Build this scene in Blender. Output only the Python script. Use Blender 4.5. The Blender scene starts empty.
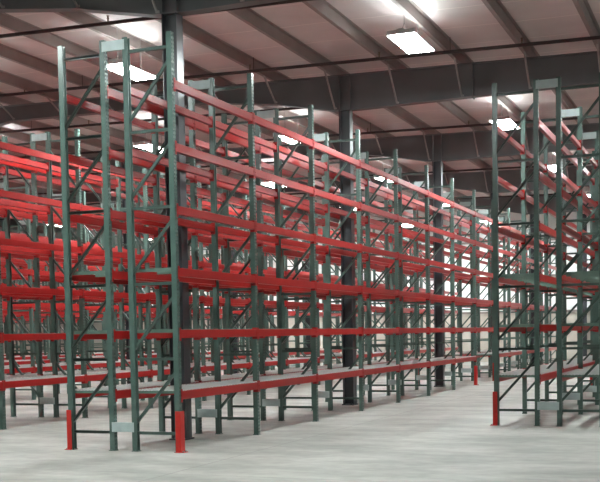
import bpy, bmesh, math, random
from mathutils import Vector, Matrix
random.seed(7)
C = bpy.context.scene.collection
PI = math.pi

# ------------------------------------------------------------------ mesh collector
class MB:
    def __init__(s): s.v = []; s.f = []
    def add(s, vs, fs):
        b = len(s.v); s.v += [tuple(p) for p in vs]; s.f += [tuple(b + i for i in q) for q in fs]; return s
    def box(s, x0, x1, y0, y1, z0, z1):
        return s.add([(x0,y0,z0),(x1,y0,z0),(x1,y1,z0),(x0,y1,z0),(x0,y0,z1),(x1,y0,z1),(x1,y1,z1),(x0,y1,z1)],
                     [(0,3,2,1),(4,5,6,7),(0,1,5,4),(1,2,6,5),(2,3,7,6),(3,0,4,7)])
    def prism(s, prof, axis, a, b):
        """extrude a closed 2-D outline along an axis; outline coords are the two other axes in order"""
        n = len(prof); vs = []
        for t in (a, b):
            for (p, q) in prof:
                vs.append((t,p,q) if axis == 0 else (p,t,q) if axis == 1 else (p,q,t))
        fs = [tuple(range(n)), tuple(range(2*n-1, n-1, -1))]
        for i in range(n):
            j = (i+1) % n; fs.append((i, i+n, j+n, j))
        return s.add(vs, fs)
    def tube(s, p0, p1, r, n=8, r1=None):
        p0 = Vector(p0); p1 = Vector(p1); d = (p1-p0).normalized(); r1 = r if r1 is None else r1
        a = d.orthogonal().normalized(); b = d.cross(a); vs = []
        for p, rr in ((p0, r), (p1, r1)):
            for k in range(n):
                t = 2*PI*k/n; vs.append(p + rr*(math.cos(t)*a + math.sin(t)*b))
        fs = [tuple(range(n-1,-1,-1)), tuple(range(n, 2*n))]
        for k in range(n): fs.append((k, (k+1)%n, (k+1)%n+n, k+n))
        return s.add(vs, fs)
    def bar(s, p0, p1, w, h, hint=(0,1,0)):
        """rectangular bar; w across hint, h along hint"""
        p0 = Vector(p0); p1 = Vector(p1); d = (p1-p0).normalized()
        b = Vector(hint); b = (b - d*b.dot(d)).normalized(); a = d.cross(b); vs = []
        for p in (p0, p1):
            for (i, j) in ((-1,-1),(1,-1),(1,1),(-1,1)): vs.append(p + a*i*w/2 + b*j*h/2)
        return s.add(vs, [(3,2,1,0),(4,5,6,7),(0,1,5,4),(1,2,6,5),(2,3,7,6),(3,0,4,7)])
    def chan(s, p0, p1, w, h, t, hint=(0,1,0), sgn=1):
        """C-channel: web w wide, flanges h deep along hint, sheet thickness t"""
        p0 = Vector(p0); p1 = Vector(p1); d = (p1-p0).normalized()
        b = Vector(hint); b = (b - d*b.dot(d)).normalized(); a = d.cross(b); b = b*sgn
        out = [(-w/2,-h/2),(w/2,-h/2),(w/2,h/2),(w/2-t,h/2),(w/2-t,-h/2+t),(-w/2+t,-h/2+t),(-w/2+t,h/2),(-w/2,h/2)]
        n = 8; vs = []
        for p in (p0, p1):
            for (i, j) in out: vs.append(p + a*i + b*j)
        fs = [tuple(range(n)), tuple(range(2*n-1, n-1, -1))]
        for i in range(n):
            j = (i+1) % n; fs.append((i, i+n, j+n, j))
        return s.add(vs, fs)
    def mesh(s, name, mat, bevel=0, smooth=False):
        me = bpy.data.meshes.new(name); me.from_pydata(s.v, [], s.f)
        bm = bmesh.new(); bm.from_mesh(me)
        bmesh.ops.recalc_face_normals(bm, faces=bm.faces[:])
        if bevel: bmesh.ops.bevel(bm, geom=bm.edges[:], offset=bevel, segments=1, affect='EDGES', clamp_overlap=True)
        bm.to_mesh(me); bm.free()
        if smooth:
            for p in me.polygons: p.use_smooth = True
        me.materials.append(mat); return me

def put(name, me, parent=None, loc=(0,0,0), rotz=0):
    o = bpy.data.objects.new(name, me); C.objects.link(o)
    o.location = loc
    if rotz: o.rotation_euler = (0,0,rotz)
    if parent: o.parent = parent
    return o
def tag(o, label, cat, group=None):
    o['label'] = label; o['category'] = cat
    if group: o['group'] = group
    return o
def structure(o, label=None, cat=None):
    o['kind'] = 'structure'
    if label: o['label'] = label
    if cat: o['category'] = cat
    return o

# ------------------------------------------------------------------ materials
def mat(name, col, rough=.5, metal=0, var=0.0, scale=3.0, bump=0.0, spec=.5):
    m = bpy.data.materials.new(name); m.use_nodes = True
    nt = m.node_tree; b = nt.nodes['Principled BSDF']
    b.inputs['Base Color'].default_value = (*col, 1); b.inputs['Roughness'].default_value = rough
    b.inputs['Metallic'].default_value = metal; b.inputs['Specular IOR Level'].default_value = spec
    if var or bump:
        tc = nt.nodes.new('ShaderNodeTexCoord'); nz = nt.nodes.new('ShaderNodeTexNoise')
        nz.inputs['Scale'].default_value = scale; nz.inputs['Detail'].default_value = 5
        nt.links.new(tc.outputs['Object'], nz.inputs['Vector'])
        if var:
            r = nt.nodes.new('ShaderNodeValToRGB')
            r.color_ramp.elements[0].position = .3; r.color_ramp.elements[1].position = .7
            r.color_ramp.elements[0].color = (*[c*(1-var) for c in col], 1)
            r.color_ramp.elements[1].color = (*[min(1, c*(1+var)) for c in col], 1)
            nt.links.new(nz.outputs['Fac'], r.inputs['Fac']); nt.links.new(r.outputs['Color'], b.inputs['Base Color'])
        if bump:
            bp = nt.nodes.new('ShaderNodeBump'); bp.inputs['Strength'].default_value = bump; bp.inputs['Distance'].default_value = .01
            nt.links.new(nz.outputs['Fac'], bp.inputs['Height']); nt.links.new(bp.outputs['Normal'], b.inputs['Normal'])
    return m
def emit(name, col, s):
    m = bpy.data.materials.new(name); m.use_nodes = True; nt = m.node_tree
    b = nt.nodes['Principled BSDF']; b.inputs['Base Color'].default_value = (.9,.9,.9,1)
    b.inputs['Emission Color'].default_value = (*col, 1); b.inputs['Emission Strength'].default_value = s
    return m

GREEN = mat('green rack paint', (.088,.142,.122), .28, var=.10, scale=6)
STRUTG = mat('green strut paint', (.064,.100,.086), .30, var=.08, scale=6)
RED = mat('orange red beam paint', (.38,.018,.017), .28, var=.06, scale=2, spec=.32)
GUARD = mat('red guard paint', (.56,.022,.016), .42, var=.08, scale=9)
PLATE = mat('blue grey spacer paint', (.46,.55,.54), .5, var=.06, scale=9)
BARG = mat('pale green cross bar paint', (.15,.235,.195), .4, var=.08, scale=6)
DECK = mat('galvanised deck wire', (.86,.88,.86), .38, metal=.35, var=.08, scale=5)
STEEL = mat('dark grey structural paint', (.050,.053,.060), .30, var=.10, scale=2)
GIRD = mat('charcoal girder paint', (.155,.160,.165), .55, var=.12, scale=1.5)
PURL = mat('grey purlin paint', (.29,.25,.235), .5, var=.08, scale=2)
PIPE = mat('dark sprinkler pipe', (.045,.030,.028), .5)
BRASS = mat('dull sprinkler brass', (.20,.15,.10), .4, metal=.6)
WHITE = mat('white fixture enamel', (.75,.75,.74), .35)
BRACE = mat('pale galvanised angle', (.42,.40,.39), .4, var=.1, scale=8)
CHAIN = mat('zinc hanger wire', (.35,.34,.33), .4, metal=.5)
LAMP = emit('lit lamp lens', (.91,1,.99), 88)
UPL = emit('lit lamp top slot', (.91,1,.99), 22)

def floor_mat():
    m = bpy.data.materials.new('sealed concrete'); m.use_nodes = True; nt = m.node_tree; L = nt.links.new
    b = nt.nodes['Principled BSDF']
    tc = nt.nodes.new('ShaderNodeTexCoord')
    n1 = nt.nodes.new('ShaderNodeTexNoise'); n1.inputs['Scale'].default_value = .9; n1.inputs['Detail'].default_value = 8; n1.inputs['Roughness'].default_value = .62
    n2 = nt.nodes.new('ShaderNodeTexNoise'); n2.inputs['Scale'].default_value = 6; n2.inputs['Detail'].default_value = 6
    mp = nt.nodes.new('ShaderNodeMapping'); mp.inputs['Scale'].default_value = (.7,1.5,1)
    L(tc.outputs['Object'], mp.inputs['Vector']); L(mp.outputs['Vector'], n1.inputs['Vector']); L(tc.outputs['Object'], n2.inputs['Vector'])
    r = nt.nodes.new('ShaderNodeValToRGB'); e = r.color_ramp.elements
    e[0].position = .36; e[0].color = (.275,.270,.245,1); e[1].position = .64; e[1].color = (.485,.475,.44,1)
    mx = nt.nodes.new('ShaderNodeMix'); mx.data_type = 'RGBA'; mx.blend_type = 'MULTIPLY'; mx.inputs['Factor'].default_value = .35
    r2 = nt.nodes.new('ShaderNodeValToRGB'); r2.color_ramp.elements[0].position = .35; r2.color_ramp.elements[0].color = (.72,.72,.72,1); r2.color_ramp.elements[1].position = .6
    L(n1.outputs['Fac'], r.inputs['Fac']); L(n2.outputs['Fac'], r2.inputs['Fac'])
    L(r.outputs['Color'], mx.inputs['A']); L(r2.outputs['Color'], mx.inputs['B'])
    # saw-cut joints
    sep = nt.nodes.new('ShaderNodeSeparateXYZ'); L(tc.outputs['Object'], sep.inputs['Vector'])
    def joint(out, period, off):
        a = nt.nodes.new('ShaderNodeMath'); a.operation = 'ADD'; a.inputs[1].default_value = off; L(out, a.inputs[0])
        w = nt.nodes.new('ShaderNodeMath'); w.operation = 'PINGPONG'; w.inputs[1].default_value = period/2; L(a.outputs[0], w.inputs[0])
        c = nt.nodes.new('ShaderNodeMath'); c.operation = 'LESS_THAN'; c.inputs[1].default_value = .007; L(w.outputs[0], c.inputs[0]); return c
    j1 = joint(sep.outputs['X'], 4.95, 103.0); j2 = joint(sep.outputs['Y'], 7.8, 103.4)
    mxx = nt.nodes.new('ShaderNodeMath'); mxx.operation = 'MAXIMUM'; L(j1.outputs[0], mxx.inputs[0]); L(j2.outputs[0], mxx.inputs[1])
    m2 = nt.nodes.new('ShaderNodeMix'); m2.data_type = 'RGBA'; L(mxx.outputs[0], m2.inputs['Factor']); L(mx.outputs['Result'], m2.inputs['A']); m2.inputs['B'].default_value = (.2,.19,.18,1)
    L(m2.outputs['Result'], b.inputs['Base Color'])
    rr = nt.nodes.new('ShaderNodeMapRange'); rr.inputs['To Min'].default_value = .42; rr.inputs['To Max'].default_value = .66
    L(n1.outputs['Fac'], rr.inputs['Value']); L(rr.outputs['Result'], b.inputs['Roughness'])
    bp = nt.nodes.new('ShaderNodeBump'); bp.inputs['Strength'].default_value = .08; bp.inputs['Distance'].default_value = .004
    L(n2.outputs['Fac'], bp.inputs['Height']); L(bp.outputs['Normal'], b.inputs['Normal'])
    return m
def ceil_mat():
    m = bpy.data.materials.new('insulation facing'); m.use_nodes = True; nt = m.node_tree; L = nt.links.new
    b = nt.nodes['Principled BSDF']; b.inputs['Roughness'].default_value = .55
    tc = nt.nodes.new('ShaderNodeTexCoord'); sep = nt.nodes.new('ShaderNodeSeparateXYZ'); L(tc.outputs['Object'], sep.inputs['Vector'])
    nz = nt.nodes.new('ShaderNodeTexNoise'); nz.inputs['Scale'].default_value = 1.1; nz.inputs['Detail'].default_value = 6; L(tc.outputs['Object'], nz.inputs['Vector'])
    r = nt.nodes.new('ShaderNodeValToRGB'); e = r.color_ramp.elements
    e[0].position = .3; e[0].color = (.64,.59,.575,1); e[1].position = .7; e[1].color = (.74,.685,.67,1)
    L(nz.outputs['Fac'], r.inputs['Fac'])
    # sheet seams that run across the purlins every 1.2 m
    ad = nt.nodes.new('ShaderNodeMath'); ad.operation = 'MULTIPLY_ADD'; ad.inputs[1].default_value = .16; L(nz.outputs['Fac'], ad.inputs[0]); L(sep.outputs['Y'], ad.inputs[2])
    a2 = nt.nodes.new('ShaderNodeMath'); a2.operation = 'ADD'; a2.inputs[1].default_value = 100; L(ad.outputs[0], a2.inputs[0])
    w = nt.nodes.new('ShaderNodeMath'); w.operation = 'PINGPONG'; w.inputs[1].default_value = .61; L(a2.outputs[0], w.inputs[0])
    c = nt.nodes.new('ShaderNodeMath'); c.operation = 'LESS_THAN'; c.inputs[1].default_value = .022; L(w.outputs[0], c.inputs[0])
    mx = nt.nodes.new('ShaderNodeMix'); mx.data_type = 'RGBA'; mx.inputs['B'].default_value = (.82,.75,.72,1)
    L(c.outputs[0], mx.inputs['Factor']); L(r.outputs['Color'], mx.inputs['A']); L(mx.outputs['Result'], b.inputs['Base Color'])
    bp = nt.nodes.new('ShaderNodeBump'); bp.inputs['Strength'].default_value = .35; bp.inputs['Distance'].default_value = .06
    L(nz.outputs['Fac'], bp.inputs['Height']); L(bp.outputs['Normal'], b.inputs['Normal'])
    return m
FLOOR = floor_mat(); CEIL = ceil_mat()
LINER = mat('white wall liner', (.90,.90,.89), .5, var=.05, scale=1.2)
GREYLINER = mat('grey wall sheeting', (.30,.30,.31), .5, var=.05, scale=1.2)  # unseen side and front walls, darkened to cut bounce and deepen shadows
BLOCK = mat('beige painted lower wall', (.52,.475,.42), .7, var=.07, scale=1.5)

# ------------------------------------------------------------------ the building
SL = -.018                                   # roof falls gently towards +X
def pz(x): return 6.953 + SL*x               # purlin undersides
PD = .21                                     # purlin depth
X0, X1, Y0, Y1 = -31.0, 16.0, -24.0, 39.75
TOP = 8.1
structure(put('floor', MB().box(X0,X1,Y0,Y1,-.2,0).mesh('floor', FLOOR)))
cm = MB(); zc = lambda x: pz(x)+PD
cm.prism([(X0, zc(X0)), (X1, zc(X1)), (X1, TOP+.15), (X0, TOP+.15)], 1, Y0, Y1)
structure(put('ceiling', cm.mesh('ceiling', CEIL)))
def wall(name, x0, x1, y0, y1, inset):
    w = structure(put(name, MB().box(x0,x1,y0,y1,2.4,TOP).mesh(name, LINER if name == 'wall_back' else GREYLINER)))
    dx, dy = inset
    put('lower_wall', MB().box(x0-abs(dy)*0,x1,y0,y1,0,2.4).mesh('lower_wall', BLOCK), w)
    m = MB()
    for z in (2.4, 4.1, 5.8):
        if dy: m.box(x0, x1, (y0 if dy < 0 else y1), (y0-.09 if dy < 0 else y1+.09), z-.05, z+.05)
        else: m.box((x1 if dx > 0 else x0), (x1+.09 if dx > 0 else x0-.09), y0, y1, z-.05, z+.05)
    put('wall_girt', m.mesh('wall_girt', PURL), w)
    return w
wall('wall_back', X0, X1, Y1, Y1+.2, (0,-1))
wall('wall_front', X0, X1, Y0-.2, Y0, (0,1))
wall('wall_left', X0-.2, X0, Y0, Y1, (1,0))
wall('wall_right', X1, X1+.2, Y0, Y1, (-1,0))

GY = [1.62 + 7.6*k for k in range(-3, 5)]    # frame lines of the building
CX = [-10.73, -.83, 8.97]
def depth(x):                                # girder depth, haunched over the column line
    pts = [(-12.2,.40),(-10.73,.62),(-9.3,.36),(-4.0,.34),(-2.4,.50),(-1.1,.73),(-.55,.74),(4.2,.60),(7.5,.60),(8.97,.74),(10.5,.6),(16,.4)]
    if x <= pts[0][0]: return .36
    for (a, p), (b, q) in zip(pts, pts[1:]):
        if x <= b: return p + (q-p)*(x-a)/(b-a)
    return .4
gx = [X0, -20, -12.2,-10.73,-9.3,-4.0,-2.4,-1.1,-.55,4.2,7.5,8.97,10.5,X1]
gm = MB()
prof_top = [(x, pz(x)-.003) for x in gx]; prof_bot = [(x, pz(x)-.003-depth(x)) for x in gx]
gm.prism(prof_top + prof_bot[::-1], 1, -.006, .006)
for (pa, pb) in list(zip(prof_top, prof_top[1:])):
    gm.prism([(pa[0],pa[1]),(pb[0],pb[1]),(pb[0],pb[1]-.014),(pa[0],pa[1]-.014)], 1, -.1, .1)
for (pa, pb) in list(zip(prof_bot, prof_bot[1:])):
    gm.prism([(pa[0],pa[1]+.014),(pb[0],pb[1]+.014),(pb[0],pb[1]),(pa[0],pa[1])], 1, -.1, .1)
for x in CX:
    for s in (-.12, .12): gm.box(x+s-.006, x+s+.006, -.095, .095, pz(x)-depth(x)+.0, pz(x)-.02)
for x in (1.9, 4.9): gm.box(x-.01, x+.01, -.1, .1, pz(x)-depth(x)-.03, pz(x)-.01)     # splice plates
GIRM = gm.mesh('girder', GIRD)
PX = [.316 + 1.367*k for k in range(-22, 12)]
cmesh = {}
girders = []
for y in GY:
    g = structure(put('girder', GIRM, None, (0,y,0)), None); girders.append(g)
for gi, y in enumerate(GY):
    if y < 0 or y > 34: continue
    for x in PX:
        if x < -16 or x > 6: continue
        d = depth(x)
        m = MB().bar((x, -.62, pz(x)-.002), (x, -.03, pz(x)-d+.05), .035, .006, (1,0,0)).bar((x-.015, -.62, pz(x)-.002), (x-.015, -.03, pz(x)-d+.05), .006, .035, (1,0,0))
        m.tube((x-.03,-.03,pz(x)-d+.05),(x+.03,-.03,pz(x)-d+.05),.018,6)
        put('flange_brace', m.mesh('flange_brace', BRACE), girders[gi])
for x in CX:
    h = pz(x)-depth(x)-.004
    m = MB()
    m.box(-.12,-.106,-.1,.1,.022,h).box(.106,.12,-.1,.1,.022,h).box(-.106,.106,-.005,.005,.022,h)
    cmesh[x] = m.mesh('column', STEEL)
bp = MB().box(-.132,.132,-.15,.15,0,.022)
for (a,b) in ((-.07,-.125),(.07,-.125),(-.07,.125),(.07,.125)): bp.tube((a,b,.022),(a,b,.06),.012,6)
BPL = bp.mesh('base_plate', STEEL)
for x in CX:
    for y in GY:
        if x == 8.97 or x < -5:
            if y < 1 or y > 35: continue
        if y < 0: continue
        c = structure(put('column', cmesh[x], None, (x,y,0)))
        put('base_plate', BPL, c)
pur = {}
for x in PX:
    z = pz(x)
    m = MB()  # Z-section: bottom flange, web, top flange
    m.box(x-.004, x+.004, Y0, Y1, z, z+PD).box(x-.068, x, Y0, Y1, z, z+.005).box(x, x+.068, Y0, Y1, z+PD-.006, z+PD-.001).box(x-.071, x-.066, Y0, Y1, z, z+.025)
    structure(put('purlin', m.mesh('purlin', PURL)))

# ------------------------------------------------------------------ sprinkler pipes under the purlins
ordn = ['first','second','third','fourth','fifth','sixth','seventh','eighth']
PIPY = [3.73, 7.85, 11.68, 15.48, 19.35, 23.4, 27.2, 31.2]
hm = MB().tube((0,0,0),(0,0,.10),.014,6).tube((0,0,.10),(0,0,.108),.03,8).tube((0,0,.055),(0,0,.07),.022,6)
HEAD = hm.mesh('sprinkler_head', BRASS)
for i, y in enumerate(PIPY):
    zz = lambda x: pz(x)-.075
    m = MB().tube((X0+.3,0,zz(X0+.3)),(X1-.3,0,zz(X1-.3)),.033,10)
    p = put('sprinkler_pipe', m.mesh('sprinkler_pipe', PIPE, smooth=False), None, (0,y,0))
    tag(p, f'dark sprinkler pipe crossing under the roof, {ordn[i]} from the near end', 'pipe', 'sprinkler pipes under the roof')
    for k in range(14):
        x = -22.6 + (i % 2)*.8 + 2.77*k
        if x < X1-1: put('sprinkler_head', HEAD, p, (x,0,zz(x)+.02))
    hg = MB()
    for x in PX[2::3]:
        if x < X1-1: hg.tube((x+.09,0,zz(x)),(x+.09,0,pz(x)+PD-.01),.006,5)
    for q in range(0, len(hg.v)//10, 1): pass
    put('pipe_hanger', hg.mesh('pipe_hanger', PIPE), p)

# ------------------------------------------------------------------ pallet racking
P = 2.515; H = 5.4864; D = .657; SP = .349; LV = .8128
HW = .0381; T = .0032
def post_sheet(holes):
    """upright: C-section with the punched face at +x, open towards -x; real slots in the face"""
    me = bpy.data.meshes.new('post'); bm = bmesh.new()
    us = [-HW, -.029, -.010, .010, .029, HW]
    n = int((H-.03)/.0508); zs = [0.0]
    for k in range(n):
        z = .03 + k*.0508; zs += [z, z+.029]
    zs += [H]
    grid = {}
    def V(i, j):
        if (i,j) not in grid: grid[(i,j)] = bm.verts.new((HW-.0016, us[i], zs[j]))
        return grid[(i,j)]
    if holes:
        for j in range(len(zs)-1):
            hole_row = j % 2 == 1
            for i in range(5):
                if hole_row and i in (1,3): continue
                bm.faces.new((V(i,j),V(i+1,j),V(i+1,j+1),V(i,j+1)))
        col0 = [V(0,j) for j in range(len(zs))]; col1 = [V(5,j) for j in range(len(zs))]
    else:
        a = [bm.verts.new((HW-.0016,-HW,z)) for z in (0,H)]; b = [bm.verts.new((HW-.0016,HW,z)) for z in (0,H)]
        bm.faces.new((a[0],b[0],b[1],a[1])); col0 = a; col1 = b
    zl = zs if holes else [0,H]
    for col, sg in ((col0,-1),(col1,1)):
        fl = [bm.verts.new((-HW, sg*HW, z)) for z in zl]
        lp = [bm.verts.new((-HW, sg*.022, z)) for z in zl]
        for j in range(len(zl)-1):
            q = (col[j],col[j+1],fl[j+1],fl[j]); bm.faces.new(q if sg < 0 else q[::-1])
            q = (fl[j],fl[j+1],lp[j+1],lp[j]); bm.faces.new(q if sg < 0 else q[::-1])
    bmesh.ops.recalc_face_normals(bm, faces=bm.faces[:])
    bmesh.ops.solidify(bm, geom=bm.faces[:], thickness=T)
    bm.to_mesh(me); bm.free(); me.materials.append(GREEN); return me
POST = post_sheet(True); POST_FAR = post_sheet(False)
SZ = [.25, 1.24, 2.24, 3.24, 4.24, 5.30]
fp = MB().box(-.05,.044,-.050,.050,0,.009)
for (a,b) in ((-.012,-.044),(-.012,.044)): fp.tube((a,b,.009),(a,b,.022),.008,6)
FOOT = fp.mesh('foot_plate', GREEN)
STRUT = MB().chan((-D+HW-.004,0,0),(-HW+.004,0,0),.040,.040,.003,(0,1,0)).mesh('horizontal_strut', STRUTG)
DIA = {}
for flip in (0,1):
    xa, xb = (-D+.02, -.02) if not flip else (-.02, -D+.02)
    for k in range(5):
        h = SZ[k+1]-SZ[k]
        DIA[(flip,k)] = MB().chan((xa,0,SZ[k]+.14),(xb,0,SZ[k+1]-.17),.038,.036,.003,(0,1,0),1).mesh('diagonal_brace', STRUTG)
def far_frame(flip):
    m = MB()
    for me, mx, mat_s in ((POST_FAR,0,1),(POST_FAR,-D,-1)):
        vs = [(v.co.x*mat_s+mx, v.co.y*mat_s, v.co.z) for v in me.vertices]
        m.add(vs, [tuple(p.vertices) for p in me.polygons])
    for z in SZ: m.bar((-D+.02,0,z),(-.02,0,z),.040,.036)
    xa, xb = (-D+.02, -.02) if not flip else (-.02, -D+.02)
    for k in range(5): m.bar((xa,0,SZ[k]+.14),(xb,0,SZ[k+1]-.17),.036,.036)
    for x in (0,-D): m.box(x-.044,x+.044,-.05,.05,0,.009)
    return m.mesh('upright_frame', GREEN)
FAR = [far_frame(0), far_frame(1)]
BL0, BL1 = HW+.002, P-HW-.002
bprof = [(.043,0),(.012,0),(.012,-.036),(-.020,-.036),(-.020,-.112),(.043,-.112)]
def conn(m, end):
    a, b = (BL0-.033, BL0+.005) if end == 0 else (BL1-.005, BL1+.033)
    m.box(HW+.002, HW+.007, a, b, -.15, .025)
    y = BL0+.0 if end == 0 else BL1-.005
    m.box(-.03, HW+.007, y, y+.005, -.15, .025)
    for z in (-.13, -.055, .01):
        yy = (a+b)/2; m.tube((HW+.006,yy,z),(HW+.012,yy,z),.008,6)
    return m
BEAM = MB().prism(bprof,1,BL0+.006,BL1-.006).mesh('beam', RED, bevel=.003)
CON = [conn(MB(),0).mesh('end_connector', RED), conn(MB(),1).mesh('end_connector', RED)]
BEAMF = conn(conn(MB().prism(bprof,1,BL0+.004,BL1-.004),0),1).mesh('beam', RED)
def deck(y0, y1, joined=False):
    """welded wire deck: lengthwise and cross wires, waterfall edges over both beams, on cross bars"""
    m = MB(); xa, xb = -D+.014, -.014; z1 = .006; r = .0030
    n = 13
    for k in range(n):
        x = xa+(xb-xa)*k/(n-1); m.box(x-r, x+r, y0, y1, z1-2*r, z1)
    nx = round((y1-y0)/.1)
    for k in range(nx+1):
        y = y0+r+(y1-y0-2*r)*k/nx
        m.box(-D-.036, .036, y-r, y+r, z1, z1+2*r)
        for xe in (.036, -D-.036): m.box(xe-r, xe+r, y-r, y+r, -.0 + .001, z1)
    for xe in (.030, -D-.030): m.box(xe-r, xe+r, y0, y1, z1+2*r, z1+4*r)
    nb = max(4, round((y1-y0)/.38)+1)
    ys = [y0+.018+(y1-y0-.036)*k/(nb-1) for k in range(nb)]
    if joined:
        n0 = len(m.f)
        for y in ys: m.box(xa, xb, y-.018, y+.018, -.036, -.001)
        me = m.mesh('shelf_deck', DECK); me.materials.append(BARG)
        for p in me.polygons:
            if p.index >= n0: p.material_index = 1
        return me, []
    return m.mesh('shelf_deck', DECK), ys
SUPM = MB().chan((-D+.014,0,-.012),(-.014,0,-.012),.040,.046,.004,(0,0,1),-1).mesh('cross_bar', BARG)
BARM = MB().box(-D+.016, -.016, -.018, .018, -.036, -.001).mesh('cross_bar', BARG)
DK = [deck(BL0+.004, P/2-.004), deck(P/2+.004, BL1-.004)]; DKF = deck(BL0+.004, BL1-.004, True)[0]
spm = MB().box(-D-SP+HW-.03, -D-HW+.03, -HW-.007, -HW-.002, 0, .13).box(-D-SP+HW-.03, -D-HW+.03, -HW-.002+.0, -HW+.0, .11, .13)
SPM = MB().box(-D-SP+HW-.035, -D-HW+.035, -HW-.008, -HW-.003, 0, .13).box(-D-SP+HW+.004, -D-HW-.004, -HW-.003, -HW+.03, .125, .13).box(-D-SP+HW+.004, -D-HW-.004, -HW-.003, -HW+.03, 0, .005).mesh('row_spacer', PLATE)

def rack(x, y0, bays, back, flip, label, near=False, tunnel=False, spacer=False, group=None, nospace=()):
    """one single-deep row; x is the outer (aisle) post line, back=True turns it round to face -X"""
    L = bays*P; full = bays + (1 if tunnel else 0)
    r = bpy.data.objects.new('pallet_rack', None); C.objects.link(r); r.empty_display_size = .3
    if back: r.location = (x, y0+L, 0); r.rotation_euler = (0,0,PI)
    else: r.location = (x, y0, 0)
    tag(r, label, 'pallet rack', group)
    fl = flip
    for n in range(bays+1):
        if near:
            f = bpy.data.objects.new('upright_frame', None); C.objects.link(f); f.parent = r; f.location = (0,n*P,0)
            f.empty_display_size = .1
            put('post', POST, f); put('post', POST, f, (-D,0,0), PI)
            put('foot_plate', FOOT, f); put('foot_plate', FOOT, f, (-D,0,0), PI)
            for z in SZ: put('horizontal_strut', STRUT, f, (0,0,z))
            for k in range(5): put('diagonal_brace', DIA[(fl,k)], f)
        else:
            put('upright_frame', FAR[fl], r, (0,n*P,0))
    rng = list(range(bays))
    if tunnel: rng = rng + [bays] if not back else [-1] + rng
    for n in rng:
        tun = tunnel and (n == bays or n == -1)
        for lv in range(1, 7):
            if tun and lv == 1: continue
            for side in (0, 1):
                if near:
                    b = put('beam', BEAM, r, (0,n*P,LV*lv) if side == 0 else (-D,(n+1)*P,LV*lv), 0 if side == 0 else PI)
                    put('end_connector', CON[0], b); put('end_connector', CON[1], b)
                else:
                    put('beam', BEAMF, r, (0,n*P,LV*lv) if side == 0 else (-D,(n+1)*P,LV*lv), 0 if side == 0 else PI)
            if lv in (2, 3):
                if near:
                    for k in range(5): put('cross_bar', SUPM, r, (0,n*P+.10+(P-.20)*k/4,LV*lv))
            elif lv == 1:
                if near:
                    for d, ys in DK:
                        dk = put('shelf_deck', d, r, (0,n*P,LV*lv))
                        for y in ys: put('cross_bar', BARM, dk, (0,y,0))
                else: put('shelf_deck', DKF, r, (0,n*P,LV*lv))
    if spacer:
        for n in range(bays+1):
            if n in nospace: continue
            for z in (.26, 5.33): put('row_spacer', SPM, r, (0,n*P,z))
    return r

W2 = 2*D + SP
# aisle-facing post line (+X side), near y, bays, far block y, far bays
rows = [
 ('row across the open aisle', 3.236+W2, 4.84, 5, 4.84+6*P, 6, 1, 'across'),
 ('near', 0.0, 0.0, 7, 8*P, 6, 1, 'near'),
 ('second', -4.75, 0, 7, 8*P, 6, 0, 'mid'),
 ('third', -9.55, 0, 7, 8*P, 6, 0, 'far'),
 ('fourth', -14.35, 0, 7, 8*P, 6, 0, 'far'),
 ('fifth', -19.15, 0, 7, 8*P, 6, 0, 'far'),
 ('sixth', -23.95, 2*P, 5, 8*P, 6, 0, 'far'),
]
for (nm, x, ya, na, yb, nb, fl, kind) in rows:
    xb = x - W2
    if kind == 'near':
        la = ('tall green rack row with red beams fronting the open concrete aisle',
              'green rack row back to back behind the tall aisle-facing one')
        lb = ('rack row beyond the cross passage in line with the tall aisle-facing row',
              'rear half of the rack pair beyond the cross passage behind the tall row')
    elif kind == 'across':
        la = ('rear half of the double rack across the open aisle from the tall row',
              'dark green rack row across the open aisle, red guard at its corner post')
        lb = ('rear half of the rack row beyond the passage, behind the rack across the open aisle',
              'rack row beyond the passage seen through the rack across the open aisle')
    else:
        o = {'second':'first','third':'second','fourth':'third','fifth':'fourth','sixth':'fifth'}[nm]
        la = (f'green rack with orange-red beams, front of the {o} double row behind the tall one',
              f'green rack with orange-red beams, back of the {o} double row behind the tall one')
        lb = (f'distant rack past the cross passage, front of the {o} double row behind the tall one',
              f'distant rack past the cross passage, back of the {o} double row behind the tall one')
    nearf = kind in ('near','across','mid')
    g = 'rack rows of the warehouse'
    rack(x, ya, na, False, 0 if fl else 1, la[0], near=nearf, tunnel=True, spacer=True, group=g)
    rack(xb, ya, na, True, 1 if fl else 0, la[1], near=nearf, tunnel=True, group=g)
    skip = [n for n in range(nb+1) if any(abs(yb+n*P-y) < .25 for y in GY) and abs(x-.83-.0) < 1.7]
    rack(x, yb, nb, False, 0 if fl else 1, lb[0], spacer=True, group=g, nospace=skip)
    rack(xb, yb, nb, True, 1 if fl else 0, lb[1], group=g)

# ------------------------------------------------------------------ red post guards, bolted in front of end posts
def guard_mesh():
    o = HW+.004
    m = MB().box(o+.004, o+.012, -.059, .059, .008, .55)
    m.box(-.022, o+.004, -.059, -.052, .008, .55).box(-.022, o+.004, .052, .059, .008, .55)
    return m.mesh('post_guard', GUARD, bevel=.002)
GM = guard_mesh()
fpm = MB().box(HW+.009,HW+.060,-.060,.060,0,.008).box(-.022,HW+.009,-.080,-.053,0,.008).box(-.022,HW+.009,.053,.080,0,.008)
GF = fpm.mesh('floor_flange', GUARD)
GB = MB().tube((0,0,.008),(0,0,.024),.010,6).mesh('anchor_bolt', CHAIN)
def guard(x, y, back, label):
    g = put('post_guard', GM, None, (x,y,0), PI if back else 0)
    put('floor_flange', GF, g)
    for yy in (-.06,.06): put('anchor_bolt', GB, g, (HW+.04,yy*.6,0))
    tag(g, label, 'post guard', 'red steel post guards')
guard(0, 0, False, 'red steel guard on the near aisle corner post of the tall rack')
guard(-W2, 0, True, 'red steel guard on the outer corner post at the near end of the double rack')
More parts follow.
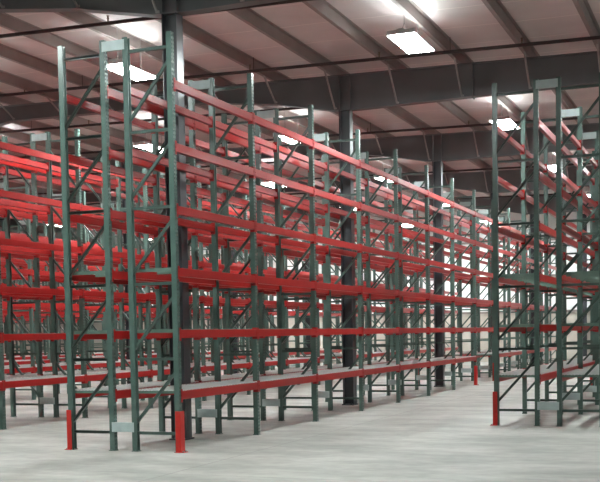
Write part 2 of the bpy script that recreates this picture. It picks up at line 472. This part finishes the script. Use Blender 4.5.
guard(0, 7*P, False, 'red steel guard at the far end of the tall aisle-facing rack')
guard(0, 8*P, False, 'red steel guard on the first post beyond the cross passage at the aisle')
guard(3.236, 4.84, True, 'red steel guard on the corner post of the rack across the open aisle')
guard(-W2, 7*P, True, 'red steel guard on the back of the tall double row, at the cross passage')
guard(3.236, 4.84+5*P, True, 'red steel guard inside the rack across the aisle, at the passage')
guard(3.236, 4.84+6*P, True, 'red steel guard past the passage behind the rack across the aisle')

# ------------------------------------------------------------------ high bay lights
LL, LW = 1.28, .48
hs = MB()
hs.prism([(-.07,.02),(.07,.02),(.07,.085),(.05,.10),(-.05,.10),(-.07,.085)], 1, -LL/2, LL/2)
for s in (-1,1):
    pr = [(s*.07,.075),(s*.095,.085),(s*.095,.080),(s*.07,.070)]
    hs.prism(pr, 1, -LL/2, LL/2)
    pr = [(s*.145,.078),(s*.20,.055),(s*LW/2,.008),(s*(LW/2-.006),.008),(s*.195,.050),(s*.145,.072)]
    hs.prism(pr, 1, -LL/2, LL/2)
for e in (-1,1):
    y = e*LL/2; hs.box(-LW/2, LW/2, y-.004 if e > 0 else y-.004, y+.004, .004, .08)
HOUS = hs.mesh('housing', WHITE)
LENS = MB().box(-LW/2+.008, LW/2-.008, -LL/2+.006, LL/2-.006, 0, .008).mesh('lamp_lens', LAMP)
UP = MB()
for s in (-1,1): pass
UPM = [MB().box(s*.12-.022, s*.12+.022, -LL/2+.02, LL/2-.02, .062, .070).mesh('top_slot', UPL) for s in (-1,1)]
lines = [(1.65,'open aisle','A'), (-3.70,'aisle behind the tall rack','B'), (-7.45,'second aisle behind the tall rack','C'),
         (-12.25,'third aisle behind the tall rack','D'), (-16.5,'fourth aisle behind the tall rack','E'), (-20.85,'fifth aisle behind the tall rack','F'), (6.9,'aisle past the guarded corner rack','G')]
far_y = {1.65:[5.6,13.7,21.5,29.4,37.0], -3.70:[5.25,13.2,21.3,29.0,36.9], -7.45:[4.9,12.75,20.7,28.5,36.3], -12.25:[4.7,12.4,20.1,28.2,35.6], -16.5:[12.4,20.2,28.0,35.8], -20.85:[20.0,28.0,35.6], 6.9:[5.6,13.7,21.5]}
def light(x, y, label, group):
    z = 6.48
    r = bpy.data.objects.new('high_bay_light', None); C.objects.link(r); r.location = (x,y,z); r.empty_display_size = .2
    tag(r, label, 'ceiling light', group)
    put('housing', HOUS, r); put('lamp_lens', LENS, r)
    for m in UPM: put('top_slot', m, r)
    zt = pz(x)+PD-z
    for e in (-1,1):
        m = MB().tube((-.05,e*.42,.098),(0,e*.42,.25),.005,5).tube((.05,e*.42,.098),(0,e*.42,.25),.005,5).tube((0,e*.42,.25),(0,e*.42,zt),.006,5)
        put('hanger_wire', m.mesh('hanger_wire', CHAIN), r)
for (x, where, _) in lines:
    for i, y in enumerate(far_y[x]):
        light(x, y, f'high bay light over the {where}, {ordn[i]} from near end', 'high bay lights under the roof')
    if x > -18:
        for y in ((-2.6,) if x < 6 else ()):  # out-of-view lamps added to light the near floor and post fronts
            light(x, y, 'unseen high bay light added overhead, nearer than the first rack posts', 'added high bay lights over the near floor')

# ------------------------------------------------------------------ world and camera
w = bpy.data.worlds.new('World'); bpy.context.scene.world = w; w.use_nodes = True
w.node_tree.nodes['Background'].inputs['Color'].default_value = (.5,.5,.5,1)
w.node_tree.nodes['Background'].inputs['Strength'].default_value = .2

yaw, pitch, roll, F = .3836369913, -.0562695769, -.0172776455, 1080.795
# wind column against the back wall
MWC = MB(); hh = pz(.2)-.05
MWC.box(-.14,.14,-.12,-.108,.0,hh).box(-.14,.14,.108,.12,0,hh).box(-.005,.005,-.108,.108,0,hh)
structure(put('column', MWC.mesh('column', STEEL), None, (.2, Y1-.13, 0)))
cam = bpy.data.cameras.new('camera'); co = bpy.data.objects.new('camera', cam); C.objects.link(co)
fw = Vector((-math.sin(yaw)*math.cos(pitch), math.cos(yaw)*math.cos(pitch), math.sin(pitch)))
ri = Vector((math.cos(yaw), math.sin(yaw), 0)); up = ri.cross(fw)
c, s = math.cos(roll), math.sin(roll)
r2 = c*ri + s*up; u2 = -s*ri + c*up
m = Matrix((r2, u2, -fw)).transposed().to_4x4(); m.translation = (6.839143, -12.636540, 1.548002)
co.matrix_world = m
cam.sensor_fit = 'HORIZONTAL'; cam.sensor_width = 36; cam.lens = F/600*36
cam.shift_y = (394.3406-241)/600; cam.clip_end = 200
sc = bpy.context.scene; sc.camera = co
sc.view_settings.view_transform = 'Standard'; sc.view_settings.look = 'None'
sc.view_settings.gamma = 1; sc.view_settings.use_curve_mapping = False
sc.view_settings.exposure = 0.78
sc.cycles.use_denoising = True
sc.cycles.max_bounces = 8; sc.cycles.diffuse_bounces = 5; sc.cycles.glossy_bounces = 3
sc.cycles.sample_clamp_indirect = 6
